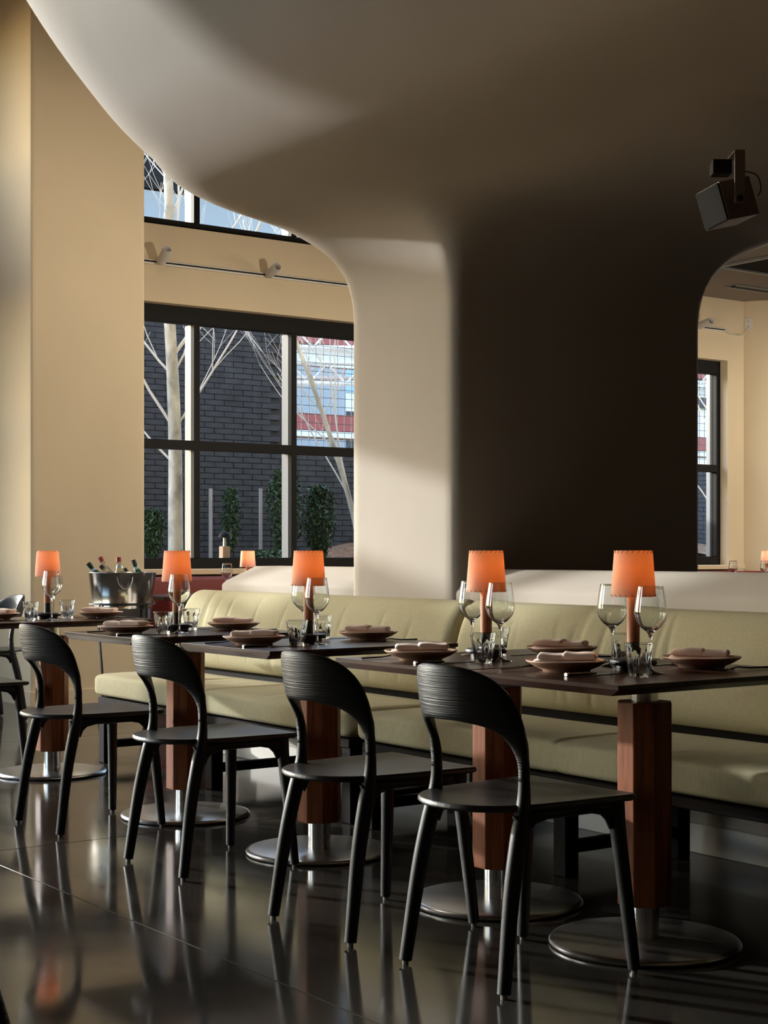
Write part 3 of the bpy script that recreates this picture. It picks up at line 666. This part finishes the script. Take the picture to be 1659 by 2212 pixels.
far_table(5.65, 'dark booth table seen as a thin edge right of the ice tub'); far_table(6.36, 'dark booth table carrying the small lamp beyond the low wall'); 
far_table(11.6, 'dark booth table behind the low wall at right with one wine glass'); far_table(12.27, 'dark booth table at the right edge carrying a lamp')
# ------------------------------------------------------------------ track lights and outlet
def track(y0, y1, label):
    t = empty('lighting_track', (WX, (y0+y1)/2, 3.45)); h = (y1-y0)/2
    MB().box(0, .028, -h, h, -.018, -.004).box(0, .028, -h, h, .010, .018).build('rail', M['white'], t); MB().box(0, .016, -h, h, -.004, .010).build('groove', M['black'], t)
    return tag(t, label, 'track light')
track(5.3, 9.4, 'white lighting track along the wall above the left window'); tr2 = track(11.0, 12.86, 'white lighting track end at the upper right above the narrow window')
def spot(y, dx, dz, label, l=.15):
    s = empty('spotlight', (WX+.028, y, 3.45)); d = Vector((dx, 0, dz)).normalized(); q = d.to_track_quat('Z', 'Y').to_matrix().to_4x4()
    T = Tr(.05, 0, .012) @ q @ Tr(0, 0, -.03)
    MB().lathe([(0, 0), (.036, 0), (.039, .004), (.039, l), (.034, l), (.030, l-.02), (0, l-.022)], 28, T).build('housing', M['grey'], s, smooth=True)
    MB().lathe([(0, l-.0215), (.029, l-.0195), (.029, l-.018), (0, l-.020)], 20, T).build('lens', M['silver'], s)
    MB().box(0, .03, -.012, .012, -.012, .012).tube([(.02, 0, 0), (.05, 0, .005)], .008, 8, ref=(0, 0, 1)).build('adapter', M['white'], s)
    return tag(s, label, 'spotlight', 'cylindrical track spotlights')
spot(6.06, .10, .085, 'grey cylinder spotlight tilted up, left one above the window', .15); spot(7.10, .12, .045, 'grey cylinder spotlight, right one above the window', .15); spot(12.42, .15, .03, 'white cylinder spotlight above the narrow window at right', .18)
ol = empty('power_outlet', (-11.551, 13.199, 3.54)); tag(ol, 'white wall outlet plate with a cord, at the upper right column', 'outlet')
ol.rotation_euler = (0, 0, math.radians(-62))
MB().box(-.005, .006, -.04, .04, -.065, .065).build('plate', M['white'], ol, bevel=.003)
MB().box(.004, .010, -.014, .014, .018, .046).box(.004, .010, -.014, .014, -.046, -.018).build('socket', M['grey'], ol)
cb = MB().tube(spline([(-11.57, 12.86, 3.45), (-11.55, 12.96, 3.405), (-11.54, 13.05, 3.40), (-11.535, 13.13, 3.43), (-11.53, 13.19, 3.52)], 24), .006, 8).build('cord', M['white'], ol, smooth=True)
cb.matrix_parent_inverse = ol.matrix_basis.inverted()
# ------------------------------------------------------------------ loudspeaker under the soffit
def onray(px, py, Y): 
    k = (px-829.5)/3400; x, y = Lpx(k, Y); return (x, y, 1.08-(py-1190)/3400*Y)
sp = empty('loudspeaker', onray(1572, 440, 5.3)); tag(sp, 'beige box loudspeaker hanging from the dark soffit at upper right', 'speaker')
sp.rotation_euler = (0, 0, YAW)
ST = Rt(-.27, 'Y') @ Rt(.42, 'Z')
MB().box(-.064, .064, -.066, .066, -.066, .066, ST).build('cabinet', M['speaker'], sp, bevel=.004)
MB().box(-.071, -.064, -.063, .063, -.063, .063, ST).build('front_grille', M['grille'], sp, bevel=.002)
MB().box(.0, .035, -.105, -.100, -.02, .152).box(.0, .035, -.105, .02, .150, .156).build('bracket', M['speaker'], sp, bevel=.002)
MB().lathe([(0, -.004), (.011, -.004), (.011, .004), (0, .004)], 16, Tr(.017, -.107, -.005) @ Rt(PI/2, 'X')).build('pivot_bolt', M['grille'], sp)
MB().box(-.062, .002, -.06, .0, .088, .136).build('junction_box', M['grille'], sp, bevel=.003)
MB().tube(spline([(.03, -.05, .10), (.085, -.05, .085), (.10, -.05, .04), (.09, -.05, .015)], 14), .002, 6).build('cable', M['black'], sp, smooth=True)
# ------------------------------------------------------------------ outside the window
EX = -15.6                                  # brick face
gd = struct(MB().box(-60, WX-.3, -40, 60, -.3, .62).build('ground_outside', M['mulch']))
nx_, ny_ = 12, 190
md = MB().grid(lambda a, b: (-15.55+a*1.0, 4+20*b, .74+.20*min(1, max(0, (20*b-3.2)/1.2))+.12*math.sin(b*23)+.07*math.sin(b*61+a*5)+.22*(1-a)*(.5+.5*math.sin(b*14+1.0))), nx_, ny_).build('mulch_bed', M['mulch'], smooth=True)
tag(md, 'low mulch mound along the foot of the dark brick wall', 'mulch', kind='stuff')
bw = MB().box(EX-.3, EX-.02, 4.6, 9.83, .3, 4.25).box(EX-.3, EX-.02, 9.83, 30, .3, 2.31).build('brick_wall', M['mortar']); tag(bw, 'charcoal painted brick wall outside the left window', 'wall')
bm = bpy.data.meshes.new('brick'); tmp = MB().box(0, .03, 0, .242, 0, .057); bm.from_pydata(tmp.v, [], tmp.f); bm.materials.append(M['brick']); bm.update()
allb = []
r_ = 0; z = .62
while z < 4.2:
    y = 4.62 - (.125 if r_ % 2 else 0)
    while y < (9.55 if z > 2.25 else 24):
        allb.append((y, z)); y += .25
    z += .064; r_ += 1
def bscore(b):
    y, z = b; return abs(y+.15-8.3)/1.5+abs(z-1.9)/1.6
allb.sort(key=bscore); rest = MB()
for i, (y, z) in enumerate(allb):
    if i < 298:
        o = bpy.data.objects.new('brick', bm); sc.collection.objects.link(o); o.location = (EX-.022+R.uniform(-.004, .003), y, z); o.parent = bw
    else: rest.box(EX-.022, EX+.008+R.uniform(-.004, .003), y, y+.242, z, z+.057)
tag(rest.build('brick_courses', M['brick'], bw, fix=False), kind='stuff')
# trees
def branchset(base, direc, length, rad, depth, out, rr, spread=.55, up=.25, seg=6):
    P = [Vector(base)]; d = Vector(direc).normalized()
    for k in range(seg):
        d = (d+Vector((rr.uniform(-.1, .1), rr.uniform(-.1, .1), rr.uniform(-.02, .15)))).normalized(); P.append(P[-1]+d*length/seg)
    rads = [max(.0016, .62*rad*(1-.62*k/seg)) for k in range(seg+1)]
    out.append((depth, P, rads))
    if depth == 0: return
    for _ in range(rr.choice((2, 3, 3, 4)) if depth > 1 else rr.choice((2, 3))):
        i = rr.randint(1, seg); a = rr.uniform(0, 2*PI); v = Vector((math.cos(a), math.sin(a), rr.uniform(up-.1, up+.8)))
        branchset(P[i], (d*(1-spread)+v.normalized()*spread), length*rr.uniform(.5, .8), rads[i]/.62*rr.uniform(.42, .58), depth-1, out, rr, spread, up, seg)
def tree(px, Y, z0, label, seed, h=5.2, r0=.075, trunk_pts=None, starts=None):
    x, y = Lpx((px-829.5)/3400, Y); rr = random.Random(seed); t = empty('bare_tree', (x, y, z0)); tag(t, label, 'tree', 'leafless trees outside')
    P = spline(trunk_pts, 30); rd = [r0*(1-.55*k/29) for k in range(30)]
    MB().tube(P, rd, 14, ref=(1, 0, 0)).build('trunk', M['bark'], t, smooth=True)
    out = []
    for (zi, dx, dz, ln, ra) in starts:
        p = min(P, key=lambda q: abs(q[2]-zi)); a = rr.uniform(-.5, .5)
        dirv = Vector((-.5845*-1*dx*1.0+a*.4*-.8114, .8114*dx+a*.4*.5845, dz))
        branchset(tuple(p), dirv, ln, ra, 3, out, rr)
    big = [b for b in out if b[0] == 3]; tw = [b for b in out if b[0] < 3]
    for _, q, rs in big: MB().tube([tuple(a) for a in q], rs, 8, ref=(.3, 1, .1)).build('branch', M['twig'], t, smooth=True)
    m = MB()
    for _, q, rs in tw: m.tube([tuple(a) for a in q], rs, 5, ref=(.3, 1, .1))
    tag(m.build('twigs', M['twig'], t, smooth=True, fix=False), kind='stuff'); return t
tree(380, 15.0, .72, 'pale smooth-barked leafless tree outside the left window pane', 11, trunk_pts=[(0, 0, 0), (.0, -.005, .7), (.0, -.01, 1.4), (.02, -.05, 2.1), (.04, -.10, 2.8), (.06, -.10, 3.6), (.05, -.16, 4.6), (.02, -.2, 5.6)],
     starts=[(1.1, -1, .8, .9, .022), (1.55, -.8, 1.0, 1.3, .026), (1.6, 1, 1.2, 2.0, .020), (1.95, .7, 1.3, 1.2, .020), (2.0, -1, 1, 1.2, .022), (2.25, .8, 1.3, 2.2, .03), (2.5, -.9, 1.4, 1.4, .028), (2.7, 1, 1.2, 1.5, .022), (2.9, .4, 1.6, 1.6, .026), (3.1, -.8, 1.2, 1.3, .02), (3.4, .6, 1.6, 1.5, .02), (3.6, -.4, 1.6, 1.4, .02)])
tree(795, 16.2, .72, 'leafless multi-stem tree leaning left behind the plaster pier', 23, r0=.035, trunk_pts=[(0, 0, 0), (-.1*.58, -.08, .5), (-.12, -.22, 1.1), (-.25, -.45, 1.9), (-.4, -.75, 2.8), (-.5, -1.0, 3.6)],
     starts=[(.5, -.5, 1.4, 1.7, .018), (.7, -.4, 1.8, 1.9, .018), (.9, -.8, 1.5, 1.5, .016), (1.1, -.2, 1.8, 1.8, .016), (1.3, -.5, 1.7, 1.5, .014), (1.8, .2, 1.8, 1.4, .012), (1.4, -1.1, 1.0, 1.2, .012)])
tree(1530, 19.5, .72, 'leafless tree outside the narrow window at right', 31, r0=.03, trunk_pts=[(0, 0, 0), (.05, .1, 1.0), (.0, .15, 2.0), (0, .0, 3.2)],
     starts=[(.8, -.8, 1.2, 2.0, .016), (1.2, .6, 1.3, 2.0, .016), (1.6, -.7, 1.2, 1.8, .015), (2.0, -.9, 1.0, 1.8, .014), (2.4, .4, 1.5, 1.6, .012)])
def shrub(px, py0, py1, w, Y, label, seed, n=2600):
    x, y = Lpx((px-829.5)/3400, Y); z1 = 1.08-(py0-1190)/3400*Y; z0 = max(.7, 1.08-(py1-1190)/3400*Y); rr = random.Random(seed); hw = w/3400*Y/2
    t = empty('evergreen_shrub', (x, y, z0)); tag(t, label, 'shrub', 'evergreen shrubs outside'); H_ = z1-z0; m = MB()
    for _ in range(n):
        s = rr.random()**.9; rad = hw*(.35+.9*math.sin(PI*min(1, (1-s)*.85+.12)))*rr.random()**.45*rr.uniform(.7, 1.15); a = rr.uniform(0, 2*PI)
        p = Vector((rad*math.cos(a), rad*math.sin(a), s*H_)); l = rr.uniform(.016, .032)
        q = Matrix.Rotation(rr.uniform(0, 6.3), 4, 'Z') @ Matrix.Rotation(rr.uniform(-1.3, 1.3), 4, 'X') @ Matrix.Rotation(rr.uniform(-1, 1), 4, 'Y')
        m.add([(0, -l, 0), (l*.45, 0, .003), (0, l, 0), (-l*.45, 0, .003)], [(0, 1, 2, 3)], Matrix.Translation(p) @ q)
    tag(m.build('foliage', M['leaf'], t, fix=False), kind='stuff')
    MB().tube([(0, 0, 0), (.01, .0, H_*.5), (0, .01, H_*.9)], [.012, .009, .004], 6).build('stem', M['bark'], t)
shrub(330, 1100, 1205, 46, 16.2, 'dark evergreen shrub low at the left edge of the window', 1, 1800); shrub(498, 1055, 1190, 40, 17.2, 'small loose evergreen shrub before the brick wall, centre pane', 2, 1100)
shrub(615, 1015, 1205, 66, 16.4, 'tall leafy evergreen shrub left of the right mullion', 3, 3000); shrub(690, 1050, 1205, 62, 16.8, 'bushy evergreen shrub right of the right mullion', 4, 2800)
shrub(590, 1190, 1225, 110, 15.4, 'low trailing green plant on the mulch mound', 6, 1500)
for px, lb in ((455, 'thin grey stake before the brick wall, left one'), (563, 'thin grey stake before the brick wall, right one')):
    x, y = Lpx((px-829.5)/3400, 16.9); tag(MB().box(x-.012, x+.012, y-.016, y+.016, .6, 1.75).build('garden_stake', M['extgrey']), lb, 'stake', 'garden stakes')
x, y = Lpx((485-829.5)/3400, 13.6); gp = empty('bollard_lamp', (x, y, .62)); tag(gp, 'garden lamp with dark dome on a wooden post outside the centre pane', 'lamp')
MB().box(-.035, .035, -.035, .035, 0, .50).build('post', M['wood'], gp, bevel=.004); MB().lathe([(0, .5), (.014, .5), (.012, .58), (0, .58)], 16).build('neck', M['steel'], gp, smooth=True); MB().lathe([(.055, .575), (.05, .60), (.03, .622), (0, .63), (0, .58)], 24).build('dome', M['black'], gp, smooth=True)
tag(MB().box(-13.75, -13.35, 5.2, 7.9, .62, .985).build('stone_bench', M['stone'], bevel=.03, seg=3), 'pale stone bench outside the lower left panes', 'bench')
tag(MB().box(-14.3, -13.9, 13.5, 22, .62, .93).build('stone_curb', M['stone'], bevel=.02), 'pale stone curb outside the narrow right window', 'curb')
# wire fence above the low brick wall
fn = empty('wire_fence', (EX-.42, 15.0, 2.32)); tag(fn, 'wire mesh fence with steel posts above the low brick wall', 'fence')
m = MB()
for k in range(130): m.box(-.003, .003, -4.9+k*.105-.003, -4.9+k*.105+.003, 0, 2.2)
for k in range(22): m.box(-.006, 0, -4.9, 8.6, k*.105-.003, k*.105+.003)
tag(m.build('wire_mesh', M['extdark'], fn, fix=False), kind='stuff')
for y in (-4.93, -3.55, -.9, 1.8, 4.5): MB().box(-.06, .03, y-.07, y+.07, -.6, 2.25).build('post', M['extdark'] if y != -4.93 else M['rust'], fn)
for y in (-3.72,): MB().box(-.01, .03, y-.02, y+.02, -.6, 2.25).build('post', M['extwhite'], fn)
# steel structure and buildings beyond
ss = empty('steel_canopy', (-26, 20, 0)); tag(ss, 'red and white steel trusses and posts of a canopy beyond the fence', 'canopy')
for y in (-4.9, -1.0, 3.0): MB().box(-.14, .14, y-.14, y+.14, 0, 5.6).build('post', M['rust'], ss)
for z in (3.45,): MB().box(-.2, .2, -8, 12, z, z+.32).build('beam', M['rust'], ss); MB().box(-.26, .26, -8, 12, z-.14, z-.02).build('beam', M['extwhite'], ss)
MB().box(-.2, .2, -8, 12, 5.15, 5.6).build('beam', M['rust'], ss); MB().box(-.3, -.1, -8, 12, 4.75, 5.1).build('beam', M['extwhite'], ss)
for kk, (x0, z0) in enumerate(((1.2, 4.0), (-1.5, 4.35), (2.6, 4.5))):
    m = MB(); m.tube([(x0, -8, z0), (x0+2.2, 12, z0+.9)], .05, 6); m.tube([(x0, -8, z0+.38), (x0+2.2, 12, z0+1.28)], .05, 6)
    for k in range(26): y = -8+k*.77; s = k*.77/20; m.tube([(x0+2.2*s, y, z0+.9*s), (x0+2.2*(s+.019), y+.38, z0+.9*s+.39)], .02, 4); m.tube([(x0+2.2*(s+.019), y+.38, z0+.9*s+.39), (x0+2.2*(s+.0385), y+.77, z0+.9*(s+.0385))], .02, 4)
    m.build('truss', M['extwhite'], ss)
bd = empty('far_building', (-42, 20, 0)); tag(bd, 'dark building with blue glazing beyond the steel canopy', 'building')
MB().box(-3, 0, -16, 14.5, .5, 5.6).build('wall', M['extdark'], bd); MB().box(0, .05, -16, 14.5, 6.2, 7.2).build('window', M['extblue'], bd); MB().box(-3, 0, -16, 14.5, 5.6, 8.4).build('wall', M['extwhite'], bd)
MB().box(0, .06, -16, 14.5, 7.6, 8.0).build('window', M['extblue'], bd)
gb = empty('grey_building', (-38, 17, 0)); tag(gb, 'grey building with sloping soffit seen through the high window', 'building')
MB().box(-2, 0, -9, 9, 4, 9.1).build('wall', M['extgrey'], gb); MB().box(0, .1, -9, 9, 7.9, 9.0).build('window', M['extblue'], gb)
MB().add([(1.8, -7.2, 12.2), (1.8, 9, 12.6), (-2, 9, 12.6), (-2, -7.2, 12.2), (0, -7, 10.6), (0, 9, 11.0), (-2, 9, 11.0), (-2, -7, 10.6)], [(0,1,2,3), (7,6,5,4), (0,4,5,1), (3,2,6,7), (0,3,7,4), (1,5,6,2)]).build('roof', M['extdark'], gb)
MB().box(-2, -.1, -6.8, 9, 9.0, 10.8).build('wall', M['extgrey'], gb)

wb = empty('white_building', (-42, 48, 0)); tag(wb, 'bright white building seen through the narrow right window', 'building')
MB().box(-3, 0, -13, 14, .3, 6.6).build('wall', M['extwhite'], wb); MB().box(-3, .3, -13, 14, 6.6, 11).build('roof', M['extdark'], wb)

# unseen dark boards outside the left bay, added to keep sun off the bench
pg = empty('sun_blocker', (-12.45, 0, 0)); tag(pg, 'added dark boards blocking sun outside the windows at far left, out of view', 'sun_blocker')
MB().box(-.06, .06, -.55, 1.34, 2.18, 2.60).build('beam', M['benchwood'], pg, bevel=.005); MB().box(-.06, .06, -.55, .50, 2.62, 3.2).build('screen', M['benchwood'], pg, bevel=.005)
MB().box(-.06, .06, -.66, -.56, .6, 3.2).build('post', M['benchwood'], pg, bevel=.005)
# fill spots out of view over the high bay, added to brighten the walls
for u_, v_, z_, p_, lb in ((8.6, 3.0, 5.4, 95, 'added fill light in the high ceiling, left of the other one'), (8.6, 5.2, 5.4, 110, 'added fill light in the high ceiling, right of the other one')):
    d = empty('fill_spot', L(u_, v_, z_)); tag(d, lb, 'fill_spot', 'added fill lights in the ceiling')
    MB().lathe([(.06, -.006), (.085, -.006), (.085, .0), (.06, .0)], 32, closed=True).build('trim_ring', M['white'], d, smooth=True)
    MB().lathe([(0, -.001), (.058, -.001)], 24).build('lens', M['bulb'], d)
    ld = bpy.data.lights.new('fill_spot_light', 'SPOT'); ld.energy = p_; ld.spot_size = 2.7; ld.spot_blend = 1; ld.color = (1, .90, .74); ld.shadow_soft_size = .06
    lo = bpy.data.objects.new('fill_spot_light', ld); sc.collection.objects.link(lo); lo.location = (0, 0, -.03); lo.parent = d
for u_, v_, zc, p_, lb in ((8.2, 7.6, 5.4, 190, 'added fill lamp hidden behind the plaster pier'), (8.7, 11.9, 3.79, 115, 'added fill lamp over the booths, out of view at right, nearer one'), (8.9, 14.0, 3.79, 115, 'added fill lamp over the booths, out of view at right, farther one')):  # unseen hanging lamps, added as fill for the far wall and booths
    d = empty('fill_lamp', L(u_, v_, 2.55)); tag(d, lb, 'lamp', 'added fill lamps over the booth tables')
    MB().lathe([(.05, .16), (.16, .02), (.165, 0), (.158, .004), (.045, .155)], 40, closed=True).build('shade', M['white'], d, smooth=True)
    MB().tube([(0, 0, .15), (0, 0, zc-2.55)], .004, 6).build('cord', M['black'], d)
    MB().lathe([(0, -.005), (.03, .005), (.04, .035), (.03, .07), (0, .08)], 20).build('bulb', M['bulb'], d, smooth=True)
    ld = bpy.data.lights.new('fill_light', 'POINT'); ld.energy = p_; ld.color = (1, .90, .74); ld.shadow_soft_size = .05
    lo = bpy.data.objects.new('fill_light', ld); sc.collection.objects.link(lo); lo.location = (0, 0, -.06); lo.parent = d
